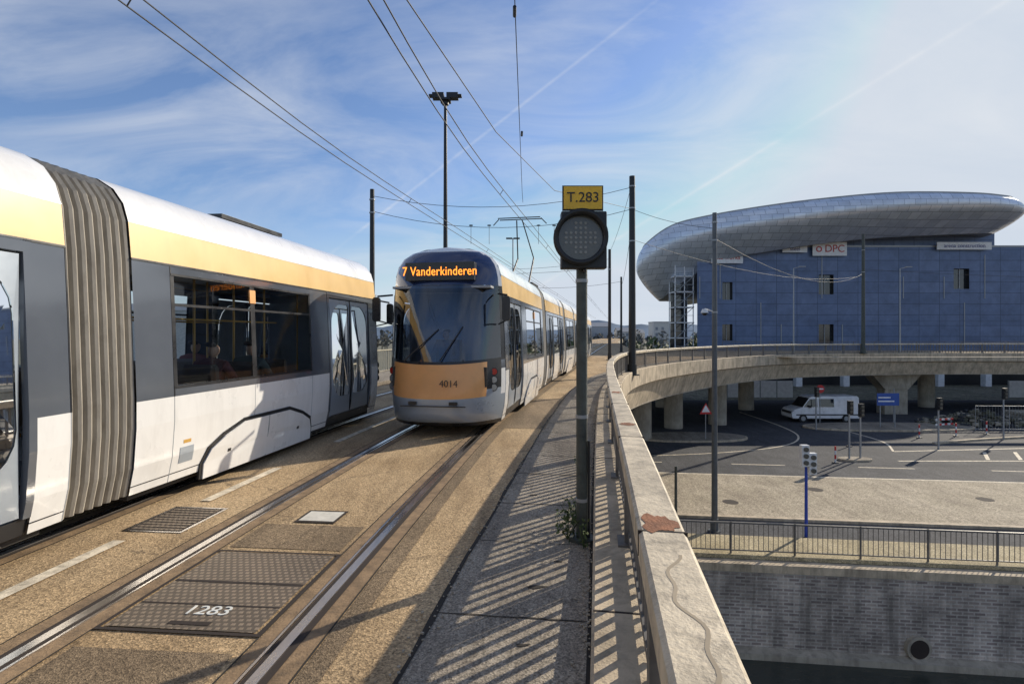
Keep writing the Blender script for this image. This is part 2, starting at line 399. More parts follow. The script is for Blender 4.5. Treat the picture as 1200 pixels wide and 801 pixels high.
def frame(b,A,y0,y1,o0,o1,z,w,m):
    tile(b,A,y0,y0+w,o0,o1,z,m); tile(b,A,y1-w,y1,o0,o1,z,m); tile(b,A,y0+w,y1-w,o0,o0+w,z,m); tile(b,A,y0+w,y1-w,o1-w,o1,z,m)
pt=MB()
for (a,b_,o0,o1) in ((11,16,1.0,1.9),(2.0,3.2,-.5,.5),(17,30,-.5,.5),(4.72,5.3,-.5,.5)):
    tile(pt,AR,a,b_,o0,o1,.004,deckroad2)
tile(pt,AR,-3,40,.96,1.10,.0035,deckroad2)
pt.obj('asphalt_patches')
cv=empty('steel_access_cover')
c=MB()
tile(c,AR,3.42,4.05,-.5,.5,.010,plateM); tile(c,AR,4.07,4.6,-.5,.5,.010,plateM)
frame(c,AR,3.38,4.64,-.55,.55,.009,.03,groove); tile(c,AR,4.045,4.075,-.5,.5,.012,groove)
tile(c,AR,3.72,3.735,-.5,.5,.012,groove); tile(c,AR,3.47,3.51,-.12,.16,.013,groove)
c.obj('plates',cv)
x,y=AR.at(AR.s_at_y(3.66)); text('1283',.16,(x+.04,y-.02,.0135),(0,0,math.radians(-4)),whitepaint,cv,'painted_number')
c=MB(); tile(c,AR,5.4,5.68,-.22,.14,.012,plateL); frame(c,AR,5.36,5.72,-.25,.17,.010,.04,groove); c.obj('inspection_cover')
c=MB(); frame(c,AR,4.98,5.7,-1.75,-1.15,.006,.03,steel)
for k in range(9): tile(c,AR,5.03+.07*k,5.075+.07*k,-1.7,-1.2,.008,plateM)
tile(c,AR,5.0,5.68,-1.72,-1.18,.005,groove); c.obj('drain_grate')
ml=MB()
for a,b_ in ((1.0,4.75),(5.9,7.4),(9.2,12.0),(15,18),(21,24),(27,30)):
    tile(ml,AR,a,b_,-1.62,-1.50,.010,whiteline)
ml.obj('lane_marking')
# ---------------------------------------------------------------- tram
PROF=[(.22,1.06),(.5,1.12),(.9,1.15),(1.2,1.15),(2.0,1.12),(2.62,1.09),(3.0,1.055),(3.18,1.0),(3.33,.89),(3.44,.71),(3.51,.44),(3.55,.0)]
ZT=3.55
def hw(z): return interp(PROF,z)
def zs(z0,z1):
    return sorted(set([z0,z1]+[z for z,_ in PROF if z0<z<z1]))
def strip(b,sd,y0,y1,z0,z1,m,off=0,sm=False,closeinner=0):
    Z=zs(z0,z1); b.grid([[(sd*(hw(z)+off),y0,z) for z in Z],[(sd*(hw(z)+off),y1,z) for z in Z]],m,sm)
def slab(b,sd,y0,y1,z0,z1,m,off=.01,th=.03):
    Z=zs(z0,z1); 
    o=[[(sd*(hw(z)+off),y,z) for z in Z] for y in (y0,y1)]
    b.grid(o,m,False)
    i=[[(sd*(hw(z)+off-th),y,z) for z in Z] for y in (y0,y1)]
    for k in (0,1): b.grid([o[k],i[k]],m,False)
    b.face([o[0][0],o[1][0],i[1][0],i[0][0]],m); b.face([o[0][-1],o[1][-1],i[1][-1],i[0][-1]],m)
def shape(b,sd,pts,m,off=.012,th=.03):
    P=[(sd*(hw(z)+off),y,z) for y,z in pts]; Q=[(sd*(hw(z)+off-th),y,z) for y,z in pts]
    cy=sum(p[0] for p in pts)/len(pts); cz=sum(p[1] for p in pts)/len(pts)
    c=(sd*(hw(cz)+off),cy,cz)
    n=len(pts)
    for i in range(n):
        j=(i+1)%n; b.face([c,P[i],P[j]],m)
        if th>0: b.face([P[i],P[j],Q[j],Q[i]],m)
def rrect(y0,y1,z0,z1,r,n=5,rs=None):
    rs=rs or (r,r,r,r); out=[]
    for (cy,cz,a0,rr) in ((y1,z1,0,rs[0]),(y0,z1,90,rs[1]),(y0,z0,180,rs[2]),(y1,z0,270,rs[3])):
        sy=-1 if cy==y1 else 1; sz=-1 if cz==z1 else 1
        for k in range(n+1):
            a=math.radians(a0+90*k/n); out.append((cy+sy*rr+rr*math.cos(a),cz+sz*rr+rr*math.sin(a)))
    return out
BZ0,BZ1,SZ1=1.17,2.62,3.0
def ringshape(b,sd,outer,inner,m,off):
    P=[(sd*(hw(z)+off),y,z) for y,z in outer]; Q=[(sd*(hw(z)+off),y,z) for y,z in inner]
    b.grid([P,Q],m,False,True)
def body(b,y0,y1,segs,bogie=None,roofbox=True):
    Zr=[z for z,_ in PROF if z>=SZ1]
    half=[(hw(z),z) for z in Zr]; full=half+[(-x,z) for x,z in half[::-1][1:]]
    b.grid([[(x,y,z) for x,z in full] for y in (y0,y1)],tram_w,True)
    for sd in (-1,1):
        strip(b,sd,y0,y1,BZ1,SZ1,tram_b)
        slab(b,sd,y0,y1,BZ1-.012,BZ1+.012,tram_k,.004,.02)
        slab(b,sd,y0,y1,SZ1-.006,SZ1+.006,tram_g,.002,.02)
        for ya,yb,t in segs:
            if t!='door':
                strip(b,sd,ya,yb,.22,BZ0,tram_w); slab(b,sd,ya,yb,.30,.312,tram_k,.001,.02)
                slab(b,sd,ya-.004,ya+.004,.22,BZ0,tram_in,.002,.02)
            if t=='dark': 
                strip(b,sd,ya,yb,BZ0,BZ1,tram_d)
                slab(b,sd,ya-.008,ya+.008,BZ0,BZ1,tram_k,.003,.02)
            elif t=='white': strip(b,sd,ya,yb,BZ0,BZ1,tram_w)
            elif t=='win':
                strip(b,sd,ya,yb,2.52,BZ1,tram_d); strip(b,sd,ya,yb,BZ0,1.27,tram_d)
                strip(b,sd,ya+.05,yb-.05,1.27,2.52,winM,-.012)
                strip(b,sd,ya,ya+.05,1.27,2.52,tram_k); strip(b,sd,yb-.05,yb,1.27,2.52,tram_k)
                slab(b,sd,ya+.05,yb-.05,2.17,2.2,tram_k,.0,.03)
                slab(b,sd,ya,yb,1.255,1.285,tram_k,.006,.05); slab(b,sd,ya,yb,2.505,2.53,tram_k,.006,.04)
            elif t=='door':
                strip(b,sd,ya,yb,.22,.36,tram_k,-.02)
                for a,c_ in ((ya,ya+.07),(yb-.07,yb)): slab(b,sd,a,c_,.36,BZ1,tram_d,.004,.06)
                slab(b,sd,ya+.07,yb-.07,2.52,BZ1,tram_d,.004,.06)
                mid=(ya+yb)/2
                for a,c_,fl in ((ya+.09,mid-.012,0),(mid+.012,yb-.09,1)):
                    if fl: R=[.40,.05,.05,.40]
                    else: R=[.05,.40,.40,.05]
                    ou=rrect(a,c_,.38,2.5,.001); inn=rrect(a+.07,c_-.07,.70,2.42,.1,rs=R)
                    ringshape(b,sd,ou,inn,tram_g,-.012)
                    shape(b,sd,inn,doorG,-.022,.0)
                slab(b,sd,mid-.014,mid+.014,.38,2.5,tram_k,-.004,.03)
        if bogie:
            a,c_=bogie
            pts=[(a,.12),(a,.30),(a+.10,.46),(a+.35,.58),(a+.75,.70),(c_-.75,.70),(c_-.35,.58),(c_-.10,.46),(c_,.30),(c_,.12)]
            big=[(a-.05,.12),(a-.05,.31),(a+.05,.50),(a+.32,.63),(a+.73,.75),(c_-.73,.75),(c_-.32,.63),(c_-.05,.50),(c_+.05,.31),(c_+.05,.12)]
            shape(b,sd,big,tram_k,.012,.03); shape(b,sd,pts,tram_w,.028,.05)
            for yy in (a+.45,c_-.45): slab(b,sd,yy-.03,yy+.03,.36,.40,tram_k,.032,.02)
            slab(b,sd,(a+c_)/2-.006,(a+c_)/2+.006,.12,.70,tram_in,.031,.02)
            slab(b,sd,c_+.25,c_+.37,.62,.66,poleY,.002,.02)
            slab(b,sd,c_+.2,c_+.42,.40,.58,tram_g,.004,.02)
    b.box(-1.0,1.0,y0+.02,y1-.02,.28,.36,tram_in)
    b.box(-.95,.95,y0+.02,y1-.02,2.72,2.76,tram_ceil)
    for sd in (-1,1):
        strip(b,sd,y0+.01,y1-.01,2.63,2.72,tram_in,-.06)
    for ya,yb,t in segs:
        if t=='win':
            yy=ya+.35
            while yy<yb-.2:
                for sd in (-1,1):
                    b.box(*sorted((sd*.55,sd*1.0)),yy-.22,yy+.22,.78,.86,seatM)
                    P_=[(yy+.16,.86),(yy+.22,.86),(yy+.27,1.42),(yy+.24,1.47),(yy+.20,1.42)]
                    for xx in (.55,1.0): b.face([(sd*xx,p,q) for p,q in P_],seatM)
                    b.grid([[(sd*.55,p,q) for p,q in P_],[(sd*1.0,p,q) for p,q in P_]],seatM,False,True)
                b.cyl((.5,yy,.36),(.5,yy,2.72),.017,n=6,m=poleY); b.cyl((-.5,yy,.36),(-.5,yy,2.72),.017,n=6,m=poleY)
                yy+=.78
            for sx in (-.5,.5): b.cyl((sx,ya,2.05),(sx,yb,2.05),.014,n=6,m=poleY)
        if t=='door':
            b.cyl((.0,(ya+yb)/2,.36),(.0,(ya+yb)/2,2.72),.017,n=6,m=poleY)
    b.box(-.95,.95,y0+.1,y1-.1,.14,.27,under)
    if bogie:
        for yy in (bogie[0]+.6,bogie[1]-.6):
            for sd in (-1,1): b.cyl((sd*.66,yy,.30),(sd*.8,yy,.30),.29,n=20,m=under)
    if roofbox:
        b.box(-.5,.5,y0+2.2,y0+4.0 if y1-y0>4.6 else y1-.8,3.53,3.575,tram_g)
def bellows(b,y0,y1,ribs=8):
    P=[(z,w*.985) for z,w in PROF if z>=.22]
    half=[(w,z) for z,w in P]; full=half+[(-x,z) for x,z in half[::-1][1:]]
    rows=[]; n=ribs*4
    for k in range(n+1):
        y=y0+(y1-y0)*k/n; ph=k%4; o={0:-.07,1:-.012,2:.0,3:-.012}[ph]
        f=1+o
        rows.append([(x*f,y,1.8+(z-1.8)*(f if z>1.8 else 1)) for x,z in full])
    b.grid(rows,bellM,False)
def nose(b):
    E=[(.20,.72),(.34,.92),(.7,.95),(1.3,.87),(2.0,.72),(2.86,.48),(3.2,.36),(3.4,.22),(3.5,.1),(3.55,0)]
    R=[(.20,0),(.27,0),(.34,0),(.45,.02),(.58,.04),(.70,.05),(.82,.06),(1.0,.07),(1.15,.08),(1.25,.08),(1.31,.08),(1.36,.08),(1.6,.06),(1.9,.04),(2.2,.02),(2.5,0),(2.78,0),(2.86,0),(2.95,0),(3.1,0),(3.2,0),(3.26,0),(3.32,0),(3.38,0),(3.44,0),(3.48,0),(3.52,0),(3.55,0)]
    U=[-1,-.985,-.95,-.9,-.84,-.78,-.72,-.64,-.55,-.42,-.28,-.14,0,.14,.28,.42,.55,.64,.72,.78,.84,.9,.95,.985,1]
    rows=[]
    for z,c in R:
        row=[]
        for u in U:
            zz=min(ZT,z+c*u*u); x=u*hw(zz); y=.95-interp(E,z)*(1-abs(u)**3.4)
            row.append((x,y,zz))
        rows.append(row)
    def mf(a,k):
        z=(R[a][0]+R[a+1][0])/2; u=abs((U[k]+U[k+1])/2)
        if z<.27: return tram_k
        if z<.70: return tram_g
        if z<1.31:
            if u<.76: return tram_o
            if u<.95: return tram_k if z>.8 else tram_g
            return tram_w if z<1.2 else tram_d
        if z<1.36: return tram_k
        if z<2.78:
            if u<.93: return wsM
            return tram_k
        if z<3.38: return tram_navy if u<.93 else tram_w
        if z<3.44: return tram_navy if u<.9 else tram_w
        return tram_w
    b.grid(rows,mf,True)
    for sd in (-1,1):
        for z,m in ((1.17,ledred),(1.02,lampM),(.88,lampM)):
            u=.86; x=sd*u*hw(z); y=.95-interp(E,z)*(1-u**3.4)
            n=Vector((sd*.62,-1,0)).normalized(); p=Vector((x,y,z))-n*.01
            b.cyl(p,p+n*.03,.065,.058,16,m)
            b.cyl(p-n*.005,p+n*.022,.075,.075,16,tram_k)
    b.box(-.6,.6,-.012,.03,.57,.585,tram_k)
    for sd in (-1,1): b.box(*sorted((sd*.30,sd*.45)),-.008,.03,.60,.66,tram_k)
    b.box(-1.0,1.0,1.55,1.6,.36,2.7,tram_in)
    b.box(-.9,.9,.38,.75,.9,1.26,tram_k)
    b.box(-.95,.95,.5,1.5,2.72,2.76,tram_in)
    b.box(-.3,.2,1.15,1.27,1.2,1.75,seatM)
    b.box(-.66,.66,.405,.60,2.86,3.19,tram_k)
    b.cyl((-.55,.045,1.38),(.05,.20,1.95),.012,n=5,m=tram_k); b.cyl((.12,.04,1.38),(.5,.22,2.0),.012,n=5,m=tram_k)
    for sd in (-1,1):
        b.cyl((sd*1.05,.75,2.62),(sd*1.25,.50,2.58),.018,n=6,m=tram_k)
        b.cyl((sd*1.05,.75,2.05),(sd*1.25,.50,2.12),.014,n=6,m=tram_k)
        P_=rrect(-.075,.075,2.10,2.56,.055,4)
        A_=[(sd*1.25+p,.42,q) for p,q in P_]; B_=[(sd*1.25+p*.9,.49,q) for p,q in P_]
        b.grid([A_,B_],tram_k,False,True); b.face(A_,tram_k); b.face(B_,tram_k)
def mk_module(kind):
    b=MB()
    if kind=='cab':
        nose(b)
        body(b,.95,7.5,[(.95,1.3,'dark'),(1.3,3.25,'door'),(3.25,3.87,'dark'),(3.87,5.48,'win'),(5.48,6.98,'win'),(6.98,7.5,'dark')],bogie=(3.85,6.45),roofbox=False); L_=7.5
        b.box(-.45,.45,3.6,5.2,3.54,3.60,tram_k); b.box(-.40,.40,3.7,5.1,3.60,3.62,tram_g)
        for sd in (-1,1):
            slab(b,sd,5.42,5.55,2.28,2.46,tram_o,.012,.02)
    elif kind=='A':
        body(b,0,5.6,[(0,.32,'dark'),(.32,2.02,'door'),(2.02,3.58,'win'),(3.58,5.28,'door'),(5.28,5.6,'dark')]); L_=5.6
    else:
        body(b,0,4.4,[(0,.3,'dark'),(.3,2.2,'win'),(2.2,4.1,'win'),(4.1,4.4,'dark')],bogie=(.8,3.6)); L_=4.4
    return b,L_
def place(o,p0,p1):
    o.location=(p0[0],p0[1],0.0); o.rotation_euler=(0,0,-math.atan2(p1[0]-p0[0],p1[1]-p0[1]))
def tram(A,s,sign,mods,dest=None,pant=None):
    root=empty('tram'); 
    for i,k in enumerate(mods):
        b,Ln=mk_module(k)
        p0=A.at(s); p1=A.at(s+sign*Ln)
        if pant==i:
            b.box(-.5,.5,1.0,2.4,3.54,3.66,blackM)
            b.cyl((-.35,1.2,3.66),(-.3,2.6,4.7),.03,n=6,m=blackM); b.cyl((.35,1.2,3.66),(.3,2.6,4.7),.03,n=6,m=blackM)
            b.cyl((-.3,2.6,4.7),(-.1,1.3,5.85),.022,n=6,m=blackM); b.cyl((.3,2.6,4.7),(.1,1.3,5.85),.022,n=6,m=blackM)
            for yy in (1.2,1.5): b.cyl((-.75,yy,5.93),(.75,yy,5.93),.018,n=6,m=blackM); 
            for sx in (-1,1): b.cyl((sx*.75,1.35,5.93),(sx*.95,1.35,5.72),.018,n=6,m=blackM)
        o=b.obj('module_%d'%i,root); place(o,p0,p1)
        if i==0 and dest:
            for nm,tx,sz,lc,mm in (('route_display',dest,.235,(-.0,.398,3.02),ledM),('fleet_number','4014',.17,(.30,-.03,.98),tram_k)):
                t=text(tx,sz,(0,0,0),(math.pi/2,0,0),mm,None,nm,.004)
                t.parent=o; t.location=lc
                if nm=='route_display': t.data.space_character=1.05; t.scale=(.80,1,1)
        s+=sign*Ln
        if i<len(mods)-1:
            g=.8; bb=MB(); bellows(bb,-.0,g); o2=bb.obj('bellows_%d'%i,root); place(o2,A.at(s),A.at(s+sign*g)); s+=sign*g
    return root
sN=AR.s_at_y(9.7)
tram2=tram(AR,sN,1,['cab','A','B','A','B','A','cab'][:6],dest='7 Vanderkinderen',pant=1)
sL=AL.s_at_y(13.1)
tram1=tram(AL,sL,-1,['cab','A','B','A'])
# ---------------------------------------------------------------- people
def person(name,joints,edges,rad,mat,parent=None):
    me=bpy.data.meshes.new(name); me.from_pydata(joints,edges,[]); o=bpy.data.objects.new(name,me); sc.collection.objects.link(o)
    me.materials.append(mat)
    o.modifiers.new('s','SKIN')
    sv=me.skin_vertices[0].data if me.skin_vertices else None
    if sv:
        for i,r in enumerate(rad): sv[i].radius=(r,r)
        sv[0].use_root=True
    ss=o.modifiers.new('u','SUBSURF'); ss.levels=2; ss.render_levels=2
    if parent: o.parent=parent
    return o
def seated(name,x,y,z,rot,cm):
    e=empty(name,(x,y,z)); e.rotation_euler=(0,0,rot)
    J=[(0,0,.0),(0,0,.25),(0,0,.47),(0,-.02,.57),(-.19,0,.48),(-.25,-.15,.25),(-.16,-.36,.22),(.19,0,.48),(.25,-.15,.25),(.16,-.36,.22),(-.1,-.05,-.02),(-.12,-.45,.0),(-.12,-.45,-.44),(-.12,-.57,-.46),(.1,-.05,-.02),(.12,-.45,.0),(.12,-.45,-.44),(.12,-.57,-.46)]
    person('body',J,[(0,1),(1,2),(2,3),(2,4),(4,5),(5,6),(2,7),(7,8),(8,9),(0,10),(10,11),(11,12),(12,13),(0,14),(14,15),(15,16),(16,17)],[.15,.14,.14,.06,.07,.055,.035,.07,.055,.035,.09,.07,.045,.04,.09,.07,.045,.04],cm,e)
    person('head',[(0,-.02,.55),(0,-.03,.65),(0,-.03,.75),(0,-.13,.69)],[(0,1),(1,2),(1,3)],[.055,.082,.078,.015],skinM,e)
    person('hair',[(0,.02,.70),(0,.0,.78)],[(0,1)],[.09,.082],hairM,e)
dx_,dy_=AR.at(sN+1.0)
seated('tram_driver',dx_,dy_,1.18,-math.radians(9),clothM)
p0=AL.at(sL); p1=AL.at(sL-7.5); th=-math.atan2(p1[0]-p0[0],p1[1]-p0[1])
for lx,ly,cm in ((-.76,5.02,coat2M),(-.76,5.85,coatM),(.76,4.2,coatM),(.76,6.6,coat2M)):
    seated('passenger',p0[0]+lx*math.cos(th)-ly*math.sin(th),p0[1]+lx*math.sin(th)+ly*math.cos(th),.98,th,cm)
# ---------------------------------------------------------------- signal
sg=empty('tram_signal',(.63,4.93,0))
b=MB()
b.cyl((0,0,0),(0,0,2.95),.05,.05,16,polegM); b.cyl((0,0,.0),(0,0,.03),.12,.12,16,polegM)
for z in (.35,1.1,2.32): b.cyl((0,0,z),(0,0,z+.03),.056,.056,16,galvM)
b.cyl((.06,-.02,0.0),(.06,-.02,.9),.012,n=6,m=blackM)
b.obj('pole',sg)
b=MB(); b.box(-.20,.20,-.16,-.04,2.43,2.93,blackM); b.box(.0,.02,-.17,-.03,2.40,2.43,blackM); b.obj('housing',sg,.02)
b=MB()
cx,cz=-.035,2.69; n=40
cs=[(math.cos(6.2832*k/n),math.sin(6.2832*k/n)) for k in range(n)]
A_=[(cx+.235*c,-.16,cz+.235*s) for c,s in cs]
B_=[(cx+.235*c,-.235-.06*max(0,s),cz+.235*s) for c,s in cs]
C_=[(cx+.195*c,-.23-.055*max(0,s),cz+.195*s) for c,s in cs]
D_=[(cx+.19*c,-.20,cz+.19*s) for c,s in cs]
b.grid([A_,B_,C_,D_],blackM,True,True); b.face(D_,lensM)
for i in range(-4,5):
    for j in range(-4,5):
        if abs(i)<=1 and abs(j)<=3 or abs(j)<=1 and abs(i)<=3:
            p=(cx+i*.042,-.202,cz+j*.042); b.cyl(p,(p[0],-.207,p[2]),.013,n=8,m=dotM)
b.obj('lamp_head',sg)
b=MB(); b.box(-.17,.17,-.085,-.07,2.965,3.165,yelM); b.box(-.182,.182,-.07,-.055,2.953,3.177,blackM); b.cyl((0,-.04,2.8),(0,-.04,3.1),.018,n=8,m=blackM); b.obj('number_plate',sg)
text('T.283',.125,(0,-.088,3.065),(math.pi/2,0,0),blackM,sg,'plate_number')
# ---------------------------------------------------------------- poles
def pole(name,x,y,z0,z1,r0,r1,m,extra=None):
    e=empty(name,(x,y,0)); b=MB(); b.cyl((0,0,z0),(0,0,z1),r0,r1,14,m); b.cyl((0,0,z0),(0,0,z0+.04),r0*2,r0*2,14,m)
    b.cyl((0,0,z0+.04),(0,0,z0+.5),r0*1.25,r0*1.2,14,m)
    if extra: extra(b)
    b.obj('shaft',e); return e
def bands(b,zs_,r=.15):
    for z in zs_: b.cyl((0,0,z),(0,0,z+.06),r,r,12,galvM)
pole('catenary_pole',5.5,25,0,9.1,.17,.13,blackM,lambda b:bands(b,(6.1,7.6,8.6)))
pole('catenary_pole',-6.4,25,0,8.5,.13,.1,blackM,lambda b:bands(b,(7.4,8.0),.13))
pole('catenary_pole',7.15,40,0,8.1,.12,.1,blackM,lambda b:bands(b,(6.6,),.13))
def cctv(b):
    b.cyl((0,0,2.75),(-.42,-.1,2.85),.025,n=6,m=whiteM)
    b.cyl((-.42,-.1,2.85),(-.42,-.1,2.70),.09,.15,12,whiteM); b.cyl((-.42,-.1,2.70),(-.42,-.1,2.60),.13,.06,12,blackM)
    bands(b,(2.7,5.5,6.2),.105)
pole('catenary_pole',7.9,21.3,-5.8,6.6,.12,.085,poledM,cctv)
pole('catenary_pole',31.9,49.6,0.16,11,.17,.12,polegM,lambda b:bands(b,(7.5,9.5)))
for x,y in ((31.2,60.5),(43.2,60.8),(58,60.2)):
    pole('street_lamp',x,y,0,9.2,.08,.05,galvM,lambda b:(b.cyl((0,0,9.2),(.9,0,9.4),.04,n=6,m=galvM),b.box(.6,1.3,-.12,.12,9.36,9.44,galvM)))
def flood(b):
    for sx in (-1,1):
        b.box(*sorted((sx*.08,sx*.75)),-.25,.25,15.65,15.95,blackM); b.box(*sorted((sx*.15,sx*.95)),-.2,.2,15.78,15.86,blackM)
    b.box(-.3,.3,-.35,.35,15.5,15.62,blackM); b.cyl((0,0,15.3),(0,0,15.6),.2,.2,10,blackM)
pole('floodlight_mast',-3.9,32,0,15.6,.16,.09,blackM,flood)
def dbl(b):
    for sx in (-1,1):
        b.box(*sorted((sx*.05,sx*.75)),-.1,.1,12.35,12.5,blackM)
pole('street_lamp',.1,60,0,12.4,.08,.06,galvM,dbl)
pole('catenary_pole',11.6,58,0,8,.12,.1,blackM)
pole('catenary_pole',-1.2,62,0,8,.12,.1,blackM)
# ---------------------------------------------------------------- wires
w=MB()
def wire(pts,r=.012):
    for a,b_ in zip(pts,pts[1:]): w.cyl(a,b_,r,r,5,wireM,cap=False)
for P in (TR,TL):
    Pn=[p for p in P if -6<=p[1]<=140][::4]
    wire([(x,y,5.95) for x,y in Pn],.011)
    A=offset_path(Pn,.10); n=0
    wire([(x,y,6.10+.02*math.sin(y*.35)) for x,y in A],.011)
    for k in range(1,len(Pn),5):
        wire([(Pn[k][0],Pn[k][1],5.95),(A[k][0],A[k][1],6.1)],.01)
wire([(-1.5,6.5,6.2),(-.35,12,6.3),(1.4,18,6.6),(5.5,25,7.6)],.010)
wire([(.05,2,8),(.05,10,8.0),(.44,23.6,8.0),(.5,25,7.9)],.010)
for z0,z1,zm,y in ((8.6,8.2,7.7,25),(7.6,7.5,6.75,25)):
    pts=[]
    for k in range(13):
        t=k/12; x=5.5+(-6.4-5.5)*t; pts.append((x,y,z0+(z1-z0)*t-(4*t*(1-t))*((z0+z1)/2-zm)))
    wire(pts,.012)
def span(a,b_,sag=.4,r=.012,n=10):
    pts=[]
    for k in range(n+1):
        t=k/n; pts.append(tuple(a[i]+(b_[i]-a[i])*t-(4*t*(1-t)*sag if i==2 else 0) for i in range(3)))
    wire(pts,r)
for t in (.30,.36,.55,.62):
    x=5.5-11.9*t; wire([(x,25,6.9),(x,25,6.0)],.01); w.cyl((x-.08,25,6.85),(x+.08,25,6.85),.03,n=6,m=blackM)
span((7.15,40,7.4),(-6.4,44,7.6),.6); span((7.15,40,6.8),(-6.4,44,6.9),.3)
span((5.5,25,8.8),(7.15,40,7.9),.3,.01)
span((5.5,25,6.2),(31.9,49.6,7.2),.9,.010)
span((7.9,21.3,6.0),(5.5,25,7.6),.15,.010); span((7.9,21.3,5.6),(31.9,49.6,7.4),1.2,.010)
span((31.9,49.6,7.8),(80,47,7.4),.8,.012)
span((11.6,58,7.5),(-1.2,62,7.5),.5,.016); span((5.5,25,7.0),(11.6,58,7.0),.5,.012)
for p in ((.05,10.2,8.0),(.3,16.5,8)): w.cyl((p[0],p[1],p[2]-.03),(p[0],p[1]+.3,p[2]-.03),.035,n=8,m=blackM)
w.obj('overhead_wires')
# ---------------------------------------------------------------- lower ground
def Q(x): return 19.17-.115*x
G=-5.8; WZ=-8.8
g=MB()
xl,xr=-1500,1500
g.face([(xl,Q(xl),G),(xr,Q(xr),G),(xr,2500,G),(xl,2500,G)],groundM)
g.face([(xl,Q(xl)-32,G),(xr,Q(xr)-32,G),(xr,-1500,G),(xl,-1500,G)][::-1],groundM)
g.obj('ground')
qw=MB()
def qface(xa,xb,z0,z1,m,o=0): qw.face([(xa,Q(xa)-o,z0),(xb,Q(xb)-o,z0),(xb,Q(xb)-o,z1),(xa,Q(xa)-o,z1)],m)
qface(-200,300,WZ-1,G-.25,quayM)
qw.sweep([(-200,Q(-200)),(300,Q(300))],[(-.35,G-.25),(-.35,G+.012),(.06,G+.012),(.06,G-.25)],concL)
qw.sweep([(-200,Q(-200)),(300,Q(300))],[(.0,WZ-.6),(.0,WZ+.25),(.35,WZ+.2),(.35,WZ-.6)],concM)
xp=13.1; yp=Q(xp); qw.cyl((xp,yp-.12,WZ+.55),(xp,yp+.1,WZ+.55),.40,.40,24,concM); qw.cyl((xp,yp-.14,WZ+.55),(xp,yp-.05,WZ+.55),.30,.30,24,groove)
qw.obj('quay_wall')
wt=MB(); wt.face([(-300,-80,WZ),(400,-80,WZ),(400,60,WZ),(-300,60,WZ)],waterM); wt.obj('canal_water')
qn=MB(); qn.face([(-200,Q(-200)-32,WZ-1),(300,Q(300)-32,WZ-1),(300,Q(300)-32,G),(-200,Q(-200)-32,G)],quayM); qn.obj('quay_wall')
def qstrip(b,y0,y1,z,m,x0=-60,x1=160,step=10):
    n=int((x1-x0)/step)
    b.grid([[(x0+i*step,Q(x0+i*step)+y0,z) for i in range(n+1)],[(x0+i*step,Q(x0+i*step)+y1,z) for i in range(n+1)]],m,False)
f=MB(); f.sweep([(-60,Q(-60)),(160,Q(160))],[(-2.3,G+.02),(-2.3,G+.13),(-.36,G+.13),(-.36,G+.02)],footM); f.obj('quay_footway')
s_=MB(); qstrip(s_,2.3,4.6,G+.006,streetdark); s_.obj('shade_strip')  # dark strip laid in place of a shadow band along the street
s_=MB(); qstrip(s_,4.6,12.2,G+.006,streetlight); s_.obj('street')
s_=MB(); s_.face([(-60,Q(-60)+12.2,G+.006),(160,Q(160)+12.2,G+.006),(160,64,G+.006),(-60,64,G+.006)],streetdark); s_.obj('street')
k=MB(); k.sweep([(-60,Q(-60)+4.6),(160,Q(160)+4.6)],[(-.12,G),(-.12,G+.12),(.12,G+.12),(.12,G)],concL); k.obj('kerb')
mk=MB()
for i in range(14):
    x=6+i*7.0; yy=14.6
    mk.face([(x,Q(x)+yy,G+.012),(x+3,Q(x+3)+yy,G+.012),(x+3,Q(x+3)+yy+.14,G+.012),(x,Q(x)+yy+.14,G+.012)],whiteline)
x0,x1=-20,100
mk.face([(x0,Q(x0)+12.0,G+.012),(x1,Q(x1)+12.0,G+.012),(x1,Q(x1)+12.18,G+.012),(x0,Q(x0)+12.18,G+.012)],whiteline)
for i in range(6):
    x=29+i*2.0; mk.face([(x,33.4,G+.012),(x+.25,33.4,G+.012),(x+1.9,35.6,G+.012),(x+1.65,35.6,G+.012)],whiteline)
mk.face([(23.4,33.0,G+.012),(42,33.0,G+.012),(42,33.18,G+.012),(23.4,33.18,G+.012)],whiteline)
mk.face([(25,35.7,G+.012),(44,37.7,G+.012),(44,37.9,G+.012),(25,35.88,G+.012)],whiteline)
# curved lane edges sweeping round under the deck
for pts_ in ([(6,34.2),(13,35.3),(18.5,37.5),(21.5,41),(22.5,46),(22.5,54)],[(25,35.8),(26.5,39),(26.6,43)]):
    mk.sweep(smooth_path(pts_,.6),[(-.07,G+.014),(.07,G+.014)],whiteline,closed=False)
mk.obj('road_markings')
kb=MB(); kb.sweep(smooth_path([(29.5,38.2),(34,39.6),(40,40.8),(50,41.5),(70,41)],1),[(-.12,G),(-.12,G+.13),(.12,G+.13),(.12,G)],concL); kb.obj('kerb')
mh=MB()
for x,y in ((15,27),(22,25.4),(10,25)):
    mh.cyl((x,y,G+.007),(x,y,G+.014),.35,.35,20,groove)
mh.obj('manhole_covers')
picket('quay_railing',[(-30+i*2,Q(-30+i*2)+.55) for i in range(60)],1.1,fencM,.16,0,G+.1,2.1,.02)
def island(x,y,rx,ry,name='traffic_island'):
    b=MB(); n=28
    a=[(x+rx*math.copysign(abs(math.cos(t))**.8,math.cos(t)),y+ry*math.sin(t)) for t in [6.2832*i/n for i in range(n)]]
    b.grid([[(p[0],p[1],G) for p in a],[(p[0],p[1],G+.13) for p in a],[(x+(p[0]-x)*.97,y+(p[1]-y)*.94,G+.14) for p in a]],concL,False,True)
    b.face([(x+(p[0]-x)*.97,y+(p[1]-y)*.94,G+.14) for p in a],paveM); b.obj(name)
